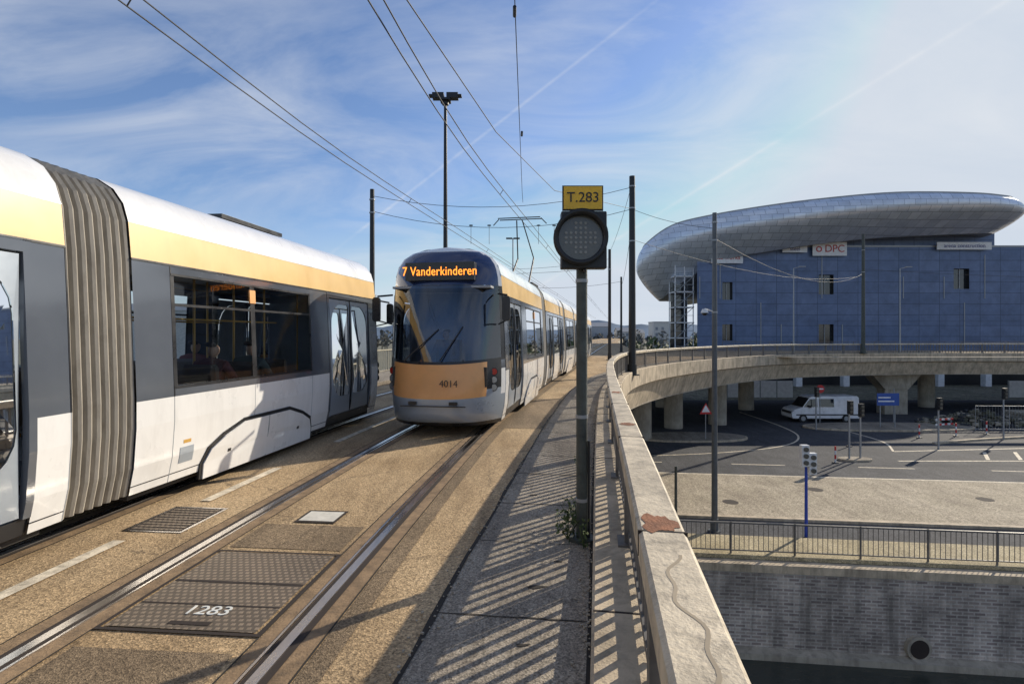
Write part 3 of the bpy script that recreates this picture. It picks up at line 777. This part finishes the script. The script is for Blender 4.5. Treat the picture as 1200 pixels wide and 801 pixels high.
island(13.2,40.5,4.2,1.8); island(20.9,33.3,1.0,.5); island(31,45,7,2)
def pier(x,y,ham=False,r=.75):
    e=empty('bridge_pier',(x,y,0)); b=MB()
    if ham:
        b.box(-1.1,1.1,-.6,.6,G,-3.4,concM)
        a=[(-1.1,-3.4),(1.1,-3.4),(2.4,-1.95),(-2.4,-1.95)]
        b.face([(p[0],-.7,p[1]) for p in a],concM); b.face([(p[0],.7,p[1]) for p in a][::-1],concM)
        for i in range(4):
            p,q=a[i],a[(i+1)%4]; b.face([(p[0],-.7,p[1]),(p[0],.7,p[1]),(q[0],.7,q[1]),(q[0],-.7,q[1])],concM)
    else:
        b.cyl((0,0,G),(0,0,-1.91),r,r,20,concM); b.cyl((0,0,-2.3),(0,0,-1.91),r*1.25,r*1.4,20,concM)
    b.obj('column',e)
pier(13.3,45); pier(17.6,46.8); pier(37.0,53.2,True); pier(54,54,True); pier(9.5,40,r=.7); pier(73,52,True); pier(4,36,r=.8); pier(16,58); pier(24,56); pier(44,58)
pier(3.0,23,r=.8); pier(-5,24,r=.8)
vn=empty('van',(27.4,48.6,G+.01)); b=MB()
prof=[(-2.95,.45),(-2.98,.85),(-2.75,1.12),(-2.05,1.32),(-1.45,2.1),(-1.2,2.25),(2.75,2.28),(2.9,2.15),(2.95,.5),(2.9,.35),(-2.85,.35)]
for sy in (-1,1):
    p=[(x,sy*.95 if z<1.4 else sy*(.95-.1*(z-1.4)),z) for x,z in prof]; b.face(p if sy<0 else p[::-1],vanM)
for i in range(len(prof)):
    (x0,z0),(x1,z1)=prof[i],prof[(i+1)%len(prof)]; yy=lambda z:.95 if z<1.4 else .95-.1*(z-1.4)
    b.face([(x0,-yy(z0),z0),(x0,yy(z0),z0),(x1,yy(z1),z1),(x1,-yy(z1),z1)],bglass if i==3 else vanM)
for sy in (-1,1):
    b.face([(x,sy*(.965-.1*(max(z,1.4)-1.4)),z) for x,z in ((-1.95,1.35),(-1.4,2.02),(-.75,2.05),(-.75,1.35))],bglass)
    b.face([(x,sy*(.965-.1*(max(z,1.4)-1.4)),z) for x,z in ((-.6,1.35),(-.6,2.05),(.7,2.05),(.7,1.35))],bglass)
    b.box(-2.6,2.8,*sorted((sy*.955,sy*.97)),.62,.72,tram_k)
    for xx in (-2.0,1.75):
        b.cyl((xx,sy*.72,.34),(xx,sy*.98,.34),.36,.36,20,rubM); b.cyl((xx,sy*.97,.34),(xx,sy*1.0,.34),.2,.2,14,galvM)
    b.box(-1.55,-1.4,*sorted((sy*.98,sy*1.2)),1.3,1.5,tram_k)
b.box(-3.0,-2.9,-.8,.8,.75,.95,tram_k); b.obj('body_shell',vn,0)
def tlight(x,y,h,m,z=G,heads=((.0,0),)):
    e=empty('traffic_light',(x,y,0)); b=MB(); b.cyl((0,0,z),(0,0,z+h),.06,.05,10,m)
    for dxx,dz in heads:
        b.box(dxx-.14,dxx+.14,-.2,.0,z+h-.35+dz,z+h+.45+dz,whiteM if m is blueM else blackM)
        for k_ in range(3): b.cyl((dxx,-.2,z+h+.3-.25*k_+dz),(dxx,-.27,z+h+.3-.25*k_+dz),.09,.09,10,lensM)
    b.obj('pole_and_heads',e,.0)
tlight(11.15,20.7,3.0,blueM,heads=((-.12,.05),(.16,-.25)))
tlight(20.5,33.2,3.2,galvM,heads=((0,0),)); tlight(21.3,33.4,3.0,galvM); tlight(28.5,36.5,3.0,galvM)
tlight(36,40,3.3,galvM); tlight(6.3,21,2.6,polegM,heads=()); tlight(24.5,44,3.0,galvM); tlight(33,47.2,3.0,galvM,heads=())
def tri_sign(x,y,h,z=G,m=redM):
    e=empty('warning_sign',(x,y,0)); b=MB(); b.cyl((0,0,z),(0,0,z+h),.035,.035,8,galvM)
    for s,mm,yy in ((.45,m,-.05),(.30,bannerM,-.06)):
        b.face([(-s,yy,z+h-.42*s/.45+.15),(s,yy,z+h-.42*s/.45+.15),(0,yy,z+h+.42*s/.45+.12)],mm)
    b.obj('sign',e)
tri_sign(14.0,39.5,2.2)
e=empty('no_entry_sign',(26.5,47,0)); b=MB(); b.cyl((0,0,G),(0,0,G+3.0),.035,.035,8,galvM); b.cyl((0,-.05,G+3),(0,-.08,G+3),.35,.35,20,redM); b.box(-.25,.25,-.09,-.081,G+2.95,G+3.06,bannerM); b.obj('sign',e)
e=empty('direction_sign',(30.6,44.5,0)); b=MB()
for xx in (-.6,.6): b.cyl((xx,0,G),(xx,0,G+2.8),.04,.04,8,galvM)
b.box(-.9,.9,-.07,-.045,G+1.9,G+2.9,M('sign_blue',(.03,.09,.35),.45)); b.box(-.8,.2,-.075,-.0701,G+2.5,G+2.6,bannerM); b.box(-.8,.5,-.075,-.0701,G+2.2,G+2.3,bannerM)
b.obj('sign',e)
for x,y in ((19.3,32.6),(23.1,37.4),(30.2,40.5),(33.5,41.2),(36.5,42)):
    e=empty('marker_post',(x,y,0)); b=MB()
    for k_ in range(4): b.cyl((0,0,G+.25*k_),(0,0,G+.25*k_+.25),.05,.05,10,redM if k_%2 else whiteM)
    b.cyl((0,0,G),(0,0,G+.06),.2,.18,12,blackM)
    b.obj('post',e)
b=MB()
for i in range(420):
    a=random.random()*6.283; r=random.random()**.6; x=40+5.0*r*math.cos(a); y=47+2.2*r*math.sin(a); z=G+max(0,1.3*(1-r))*random.random()+.1
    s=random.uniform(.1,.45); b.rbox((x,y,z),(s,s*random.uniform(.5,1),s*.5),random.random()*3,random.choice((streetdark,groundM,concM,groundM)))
b.obj('rubble_pile')
def barrier(x,y,ang):
    e=empty('construction_barrier',(x,y,G)); e.rotation_euler=(0,0,ang); b=MB()
    for z in (.35,.75):
        for k_ in range(6): b.box(-1.0+.33*k_,-.67+.33*k_,-.02,.02,z,z+.14,redM if k_%2 else whiteM)
    for xx in (-.8,.8): b.box(xx-.03,xx+.03,.021,.06,0,1.0,galvM); b.box(xx-.05,xx+.05,-.3,.3,0,.05,blackM)
    b.obj('boards',e)
for x,y,a in ((35,44.2,.3),(44,45,-.2),(48,46,.4)): barrier(x,y,a)
picket('site_mesh_fence',smooth_path([(37,43.6),(44,43.4),(52,43.8),(64,43)],1),2.0,galvM,.22,0,G,2.6,.012)
b=MB()
for k_ in range(7): b.cyl((46+.0*k_,49+.35*k_,G+.2),(50,49.2+.35*k_,G+.2),.16,.16,10,concM)
for k_ in range(6): b.cyl((46,49.2+.35*k_,G+.5),(50,49.4+.35*k_,G+.5),.16,.16,10,concM)
b.obj('pipe_stack')
b=MB()
b.box(52,56,48,50.4,G+.01,G+2.4,vanM)
for k_ in range(18): b.box(52.1+.215*k_,52.2+.215*k_,47.95,48,G+.1,G+2.3,vanM)
b.box(53,53.9,47.93,47.95,G+.2,G+2.1,galvM); b.box(54.5,55.5,47.93,47.95,G+1.1,G+1.9,bglass)
b.obj('site_cabin')
def hoard(x0,y0,x1,y1,h,m,n):
    e=empty('site_fence'); b=MB()
    for i in range(n):
        t0,t1=i/n,(i+.96)/n; a=(x0+(x1-x0)*t0,y0+(y1-y0)*t0); c_=(x0+(x1-x0)*t1,y0+(y1-y0)*t1)
        ang=math.atan2(c_[1]-a[1],c_[0]-a[0]); l=math.hypot(c_[0]-a[0],c_[1]-a[1])
        b.rbox(((a[0]+c_[0])/2,(a[1]+c_[1])/2,G+h/2+.1),(l,.05,h),ang,m); b.rbox((a[0],a[1],G+h/2),(.1,.1,h+.3),ang,galvM)
    b.obj('panels',e)
hoard(24,66,34,66,2.0,bannerM,5); hoard(60,66,110,66,2.0,bannerM,18)
# ---------------------------------------------------------------- arena building
ab=empty('arena_building'); b=MB()
FY=80.5
wins=[(31.0,32.5,7.0,9.6),(45.2,47.4,7.8,10.7),(65.1,67.4,8.6,11.6),(31.0,32.5,1.0,3.4),(45.2,47.4,.6,3.4),(88,90.2,8.6,11.6)]
X=sorted(set([27.3,130]+[k for w_ in wins for k in w_[:2]])); Z=sorted(set([-.5,14.9]+[k for w_ in wins for k in w_[2:]]))
for xa,xb in zip(X,X[1:]):
    for za,zb in zip(Z,Z[1:]):
        cx_,cz_=(xa+xb)/2,(za+zb)/2
        if any(w_[0]<cx_<w_[1] and w_[2]<cz_<w_[3] for w_ in wins): continue
        b.face([(xa,FY,za),(xb,FY,za),(xb,FY,zb),(xa,FY,zb)],facM)
for w_ in wins:
    b.face([(w_[0],FY+.5,w_[2]),(w_[1],FY+.5,w_[2]),(w_[1],FY+.5,w_[3]),(w_[0],FY+.5,w_[3])],bglass)
    for a,c_ in (((w_[0],w_[2]),(w_[0],w_[3])),((w_[1],w_[2]),(w_[1],w_[3])),((w_[0],w_[2]),(w_[1],w_[2])),((w_[0],w_[3]),(w_[1],w_[3]))):
        b.face([(a[0],FY,a[1]),(c_[0],FY,c_[1]),(c_[0],FY+.5,c_[1]),(a[0],FY+.5,a[1])],blackM)
    b.box((w_[0]+w_[1])/2-.04,(w_[0]+w_[1])/2+.04,FY+.4,FY+.49,w_[2],w_[3],galvM)
b.face([(27.3,FY+.01,14.9),(130,FY+.01,14.9),(130,140,14.9),(52,140,14.9)],concM); b.face([(27.3,FY,-.5),(27.3,FY,14.9),(52,140,14.9),(52,140,-.5)],facM)
b.face([(38,FY+1,14.92),(72,FY+1,14.92),(72,FY+1,17.3),(38,FY+1,17.3)],facM); b.face([(72,FY+1,14.92),(72,120,14.92),(72,120,17.3),(72,FY+1,17.3)],facM)
b.box(27.3,130,FY+3,FY+3.4,G,-.5,blackM); b.box(27.3,130,FY-.0,FY+3,-.8,-.502,concM)
for i in range(14): b.box(28+i*7,28.9+i*7,FY+.2,FY+1.1,G,-.8,whiteM)
rf=random.Random(3)
for i in range(34):
    xx=27.6+i*3; 
    if rf.random()<.6:
        z0=rf.choice((0.2,4.2,7.2)); b.box(xx,xx+.12,FY-.06,FY-.003,z0,z0+rf.choice((3.2,6.4)),galvM)
b.box(27.3,130,FY-.12,FY-.005,14.75,15.0,galvM)
b.box(27.3,130,FY-.06,FY-.004,3.9,4.0,facM)
b.obj('main_block',ab)
b=MB()
for zz in range(0,8):
    z=-5.6+zz*2.3; b.box(24.3,27.2,FY+1,FY+4,z,z+.14,whiteM)
for xx in (24.3,25.7,27.0):
    for yy in (FY+1,FY+4): b.box(xx,xx+.12,yy,yy+.12,G,12.2,whiteM)
for zz in range(0,7):
    z=-5.6+zz*2.3; b.cyl((24.4,FY+.9,z),(27.0,FY+.9,z+2.3),.05,n=5,m=galvM)
    b.box(24.4,27.0,FY+.95,FY+1,z+1.1,z+1.16,galvM)
b.box(24.5,27.0,FY+3.9,FY+4,G,12.1,bglass)
b.obj('stair_tower',ab)
rim=[(40,135,18),(31,115,17),(24,100,16.2),(20.6,90,15.6),(20.3,85,16.2),(23.0,80.5,18.0),(28,77.5,18.9),(36,75,19.8),(44,73.6,20.5),(52,73,21.0),(60,72.6,20.9),(66,72.8,20.6),(70,75,20.4),(72.5,84,20.2),(73,110,20),(66,135,19)]
low=[(42,133,9),(35,115,8.5),(29,101,8),(25.0,93,7.6),(24.6,88,8.0),(26.0,84,9.8),(30.5,80.3,12.6),(37,79,13.9),(44,78.6,14.9),(52,78.4,15.7),(60,78.2,16.1),(65.5,78,16.3),(69.3,78.8,16.4),(71,86,16.4),(71.5,110,16),(64,133,14)]
def cr3(pts,n=5):
    out=[]; P=[pts[-1]]+pts+pts[:2]
    for i in range(1,len(P)-2):
        p0,p1,p2,p3=[Vector(P[i+k_]) for k_ in (-1,0,1,2)]
        for k_ in range(n):
            t=k_/n; out.append(.5*((2*p1)+(p2-p0)*t+(2*p0-5*p1+4*p2-p3)*t*t+(3*p1-p0-3*p2+p3)*t**3))
    return out
R_=cr3(rim); Lw=cr3(low); cen=Vector((48,100,0)); rows=[]
for k_ in range(15):
    t=k_/14; row=[]
    for a,c_ in zip(Lw,R_):
        hz=1-(1-t)**1.7 if t<1 else 1
        p=a.lerp(c_,hz); o=(p-cen); o.z=0; o.normalize(); bul=math.sin(t*math.pi)**.8*1.2-2.2*max(0,t-.55)
        zz=a.z+(c_.z-a.z)*(t**.95); q=p+o*bul; row.append((q.x,q.y,zz))
    rows.append(row)
b=MB(); b.grid(rows,shellM,True,True)
TR_=[Vector(p) for p in rows[-1]]
top=[(p.x,p.y,p.z+.2) for p in TR_]
b.grid([rows[-1],top],galvM,False,True)
mid=[((p+(cen-p)*.35).x,(p+(cen-p)*.35).y,p.z+.9) for p in TR_]
b.grid([top,mid],shellM,True,True); b.face(mid,galvM)
b.grid([rows[0],[((p+(cen-p)*.5).x,(p+(cen-p)*.5).y,p.z+.6) for p in Lw]],galvM,False,True)
b.obj('shell_canopy',ab)
b=MB()
for x0_,x1_,z0_,z1_ in ((44.0,49.0,13.4,15.4),(29.2,33.8,12.3,14.0),(62.2,70.2,14.3,15.4),(39.6,43.2,13.9,14.9)): b.box(x0_,x1_,79.9,80.0,z0_,z1_,bannerM)
b.obj('banners',ab)
inkR=M('banner_ink_red',(.5,.05,.04),.6); inkB=M('banner_ink_blue',(.06,.07,.25),.6)
text('DPC',1.5,(47.2,79.85,14.4),(math.pi/2,0,0),inkR,ab,'banner_text'); text('o',1.8,(44.9,79.85,14.5),(math.pi/2,0,0),redM,ab,'banner_logo'); text('site works',.9,(31.5,79.85,13.15),(math.pi/2,0,0),inkR,ab,'banner_text'); text('arena construction',.8,(66.2,79.85,14.85),(math.pi/2,0,0),inkB,ab,'banner_text'); text('steel',.8,(41.4,79.85,14.4),(math.pi/2,0,0),inkB,ab,'banner_text')
# ---------------------------------------------------------------- distant
def treeline(name,x0,x1,y,h,n,m,z0=-6,seed=1,cnt=70):
    rnd=random.Random(seed); b=MB()
    for i in range(n):
        x=x0+(x1-x0)*i/n+rnd.uniform(-2,2); yy=y+rnd.uniform(-10,10); hh=h*rnd.uniform(.6,1.1)
        for k_ in range(cnt):
            a=rnd.random()*6.283; t=rnd.random(); rr=(rnd.random()**.5)*hh*.36*math.sin(.4+2.6*t); zc=z0+hh*(.25+.75*t); s=rnd.uniform(.35,.8)
            c_=Vector((x+rr*math.cos(a),yy+rr*math.sin(a),zc)); u=Vector((rnd.uniform(-1,1),rnd.uniform(-1,1),rnd.uniform(-1,1))).normalized()*s; v=u.orthogonal().normalized()*s
            b.face([c_-u,c_-v,c_+u,c_+v],m)
        b.cyl((x,yy,z0),(x,yy,z0+hh*.6),.3,.15,5,m,False)
    return b.obj(name)
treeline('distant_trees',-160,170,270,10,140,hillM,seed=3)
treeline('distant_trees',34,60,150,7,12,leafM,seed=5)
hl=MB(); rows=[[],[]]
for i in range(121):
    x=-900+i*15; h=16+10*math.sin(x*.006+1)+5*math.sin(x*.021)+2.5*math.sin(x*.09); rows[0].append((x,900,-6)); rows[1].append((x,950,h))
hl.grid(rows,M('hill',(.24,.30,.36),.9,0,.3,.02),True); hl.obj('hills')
rc=random.Random(12)
blds=[(-60,180,22,14,12),(-95,150,20,14,14),(-20,280,18,14,10)]
x=26
while x<76: 
    wd=rc.uniform(6,13); blds.append((x,rc.uniform(265,300),wd,11,rc.uniform(8,15))); x+=wd+rc.uniform(0,3)
bm=[M('hazy_wall_grey',(.42,.44,.46),.85),M('hazy_wall_warm',(.50,.48,.44),.85),M('hazy_wall_pale',(.58,.57,.54),.85),M('slate_roof',(.26,.28,.31),.8)]  # distance haze is put into these pale wall colours
for (x,y,wd,dp,h) in blds:
    e=empty('distant_building',(x,y,0)); b=MB(); m_=rc.choice(bm[:3]); b.box(-wd/2,wd/2,-dp/2,dp/2,-5.8,h-5.8,m_)
    if rc.random()<.5: b.box(-wd/2-.2,wd/2+.2,-dp/2-.2,dp/2+.2,h-5.79,h-5.4,galvM)
    else:
        for yy in (-dp/2-.3,dp/2+.3): b.face([(-wd/2-.3,yy,h-5.79),(wd/2+.3,yy,h-5.79),(wd/2+.3,0,h-3.6),(-wd/2-.3,0,h-3.6)],bm[3])
        for xx in (-wd/2,wd/2): b.face([(xx,-dp/2,h-5.79),(xx,dp/2,h-5.79),(xx,0,h-3.62)],m_)
    for fl in range(int(h//3)):
        for i in range(int(wd//3)): b.box(-wd/2+.8+i*3,-wd/2+2.0+i*3,-dp/2-.05,-dp/2-.01,-5.8+1+fl*3,-5.8+2.5+fl*3,bm[3])
    b.obj('block',e)
b=MB()
for cx_,cy_,n,r in ((.50,4.95,120,.13),(.60,5.35,90,.13),(.62,4.72,30,.05),(.75,5.8,40,.08),(.9,7.2,40,.08)):
    for i in range(n):
        a=random.random()*6.283; rr=r*random.random(); h=random.uniform(.02,.26); c_=Vector((cx_+rr*math.cos(a),cy_+rr*math.sin(a),h))
        u=Vector((random.uniform(-1,1),random.uniform(-1,1),random.uniform(-.3,1))).normalized()*random.uniform(.012,.03); v=u.cross(Vector((random.uniform(-1,1),random.uniform(-1,1),.3))).normalized()*.012
        b.face([c_-u,c_-v,c_+u,c_+v],leafM)
    for i in range(8):
        a=random.random()*6.283; b.cyl((cx_,cy_,0),(cx_+r*math.cos(a),cy_+r*math.sin(a),.2),.003,n=4,m=leafM)
b.obj('weeds')
# ---------------------------------------------------------------- light & sky
AZ=math.radians(50); EL=math.radians(26)
S=Vector((math.sin(AZ)*math.cos(EL),math.cos(AZ)*math.cos(EL),math.sin(EL)))
ld=bpy.data.lights.new('sun','SUN'); ld.energy=5.0; ld.angle=math.radians(.5); ld.color=(1,.90,.74)
lo=bpy.data.objects.new('sun',ld); lo.rotation_euler=S.to_track_quat('Z','Y').to_euler(); sc.collection.objects.link(lo)
wd=bpy.data.worlds.new('World'); sc.world=wd; wd.use_nodes=True; nt=wd.node_tree; bg=nt.nodes['Background']
sky=nt.nodes.new('ShaderNodeTexSky'); sky.sky_type='NISHITA'; sky.sun_disc=False; sky.sun_elevation=EL; sky.sun_rotation=AZ; sky.air_density=1.0; sky.dust_density=.4; sky.ozone_density=2.8
gm=nt.nodes.new('ShaderNodeGamma'); gm.inputs[1].default_value=.98; L(nt,sky.outputs[0],gm.inputs[0])
sk1=mix(nt,1.0,gm.outputs[0],(.90,.93,1.06),'MULTIPLY')
sk1=mix(nt,1.0,sk1,(4.5,5.0,5.7),'DARKEN')
tc=nt.nodes.new('ShaderNodeTexCoord'); sp=nt.nodes.new('ShaderNodeSeparateXYZ'); L(nt,tc.outputs['Generated'],sp.inputs[0])
ad=N(nt,'ShaderNodeMath',operation='ADD'); L(nt,sp.outputs[2],ad.inputs[0]); ad.inputs[1].default_value=.22
dv=[]
for i in (0,1):
    d_=N(nt,'ShaderNodeMath',operation='DIVIDE'); L(nt,sp.outputs[i],d_.inputs[0]); L(nt,ad.outputs[0],d_.inputs[1]); dv.append(d_)
cb=nt.nodes.new('ShaderNodeCombineXYZ'); L(nt,dv[0].outputs[0],cb.inputs[0]); L(nt,dv[1].outputs[0],cb.inputs[1])
mp=nt.nodes.new('ShaderNodeMapping'); mp.inputs['Scale'].default_value=(.9,1.5,1); mp.inputs['Rotation'].default_value=(0,0,.7); L(nt,cb.outputs[0],mp.inputs[0])
n1=noise(nt,mp.outputs[0],1.3,8,.60,.9); n2=noise(nt,cb.outputs[0],.7,2,.5)
r1=ramp(nt,n1,[(.40,0),(.80,1)]).outputs[0]; r2=ramp(nt,n2,[(.35,.3),(.65,1)]).outputs[0]
cf=mix(nt,1.0,r1,r2,'MULTIPLY'); cf2=mix(nt,1.0,cf,(.95,.95,.95),'MULTIPLY')
skyc=mix(nt,cf2,sk1,(5.5,5.75,6.1))
hz=ramp(nt,sp.outputs[2],[(0.0,.55),(.20,0)]).outputs[0]; skyc=mix(nt,hz,skyc,(4.7,5.15,5.8))
g_=ramp(nt,n1,[(.4,.15),(.6,1)]).outputs[0]
def contrail(base,a,b_,wid,strg):
    da=Vector(((a[0]-600)/640,1,(392-a[1])/640)).normalized(); db=Vector(((b_[0]-600)/640,1,(392-b_[1])/640)).normalized()
    nn=da.cross(db).normalized()
    dt=N(nt,'ShaderNodeVectorMath',operation='DOT_PRODUCT'); L(nt,tc.outputs['Generated'],dt.inputs[0]); dt.inputs[1].default_value=nn
    ab_=N(nt,'ShaderNodeMath',operation='ABSOLUTE'); L(nt,dt.outputs['Value'],ab_.inputs[0])
    rr=ramp(nt,ab_.outputs[0],[(0,strg),(wid,0)]).outputs[0]
    f_=mix(nt,1.0,rr,g_,'MULTIPLY'); return mix(nt,f_,base,(6,6.1,6.3))
skyc=contrail(skyc,(870,190),(1165,10),.005,.4); skyc=contrail(skyc,(480,225),(770,0),.003,.35)
L(nt,skyc,bg.inputs[0]); bg.inputs[1].default_value=.14
# ---------------------------------------------------------------- camera
cd=bpy.data.cameras.new('camera'); cd.sensor_width=36; cd.lens=19.2; cd.clip_end=6000; cd.clip_start=.05; cd.shift_y=-.007
co=bpy.data.objects.new('camera',cd); co.location=(0,0,1.85); co.rotation_euler=(math.pi/2,0,0); sc.collection.objects.link(co); sc.camera=co
sc.view_settings.view_transform='Standard'; sc.view_settings.look='None'; sc.view_settings.exposure=0
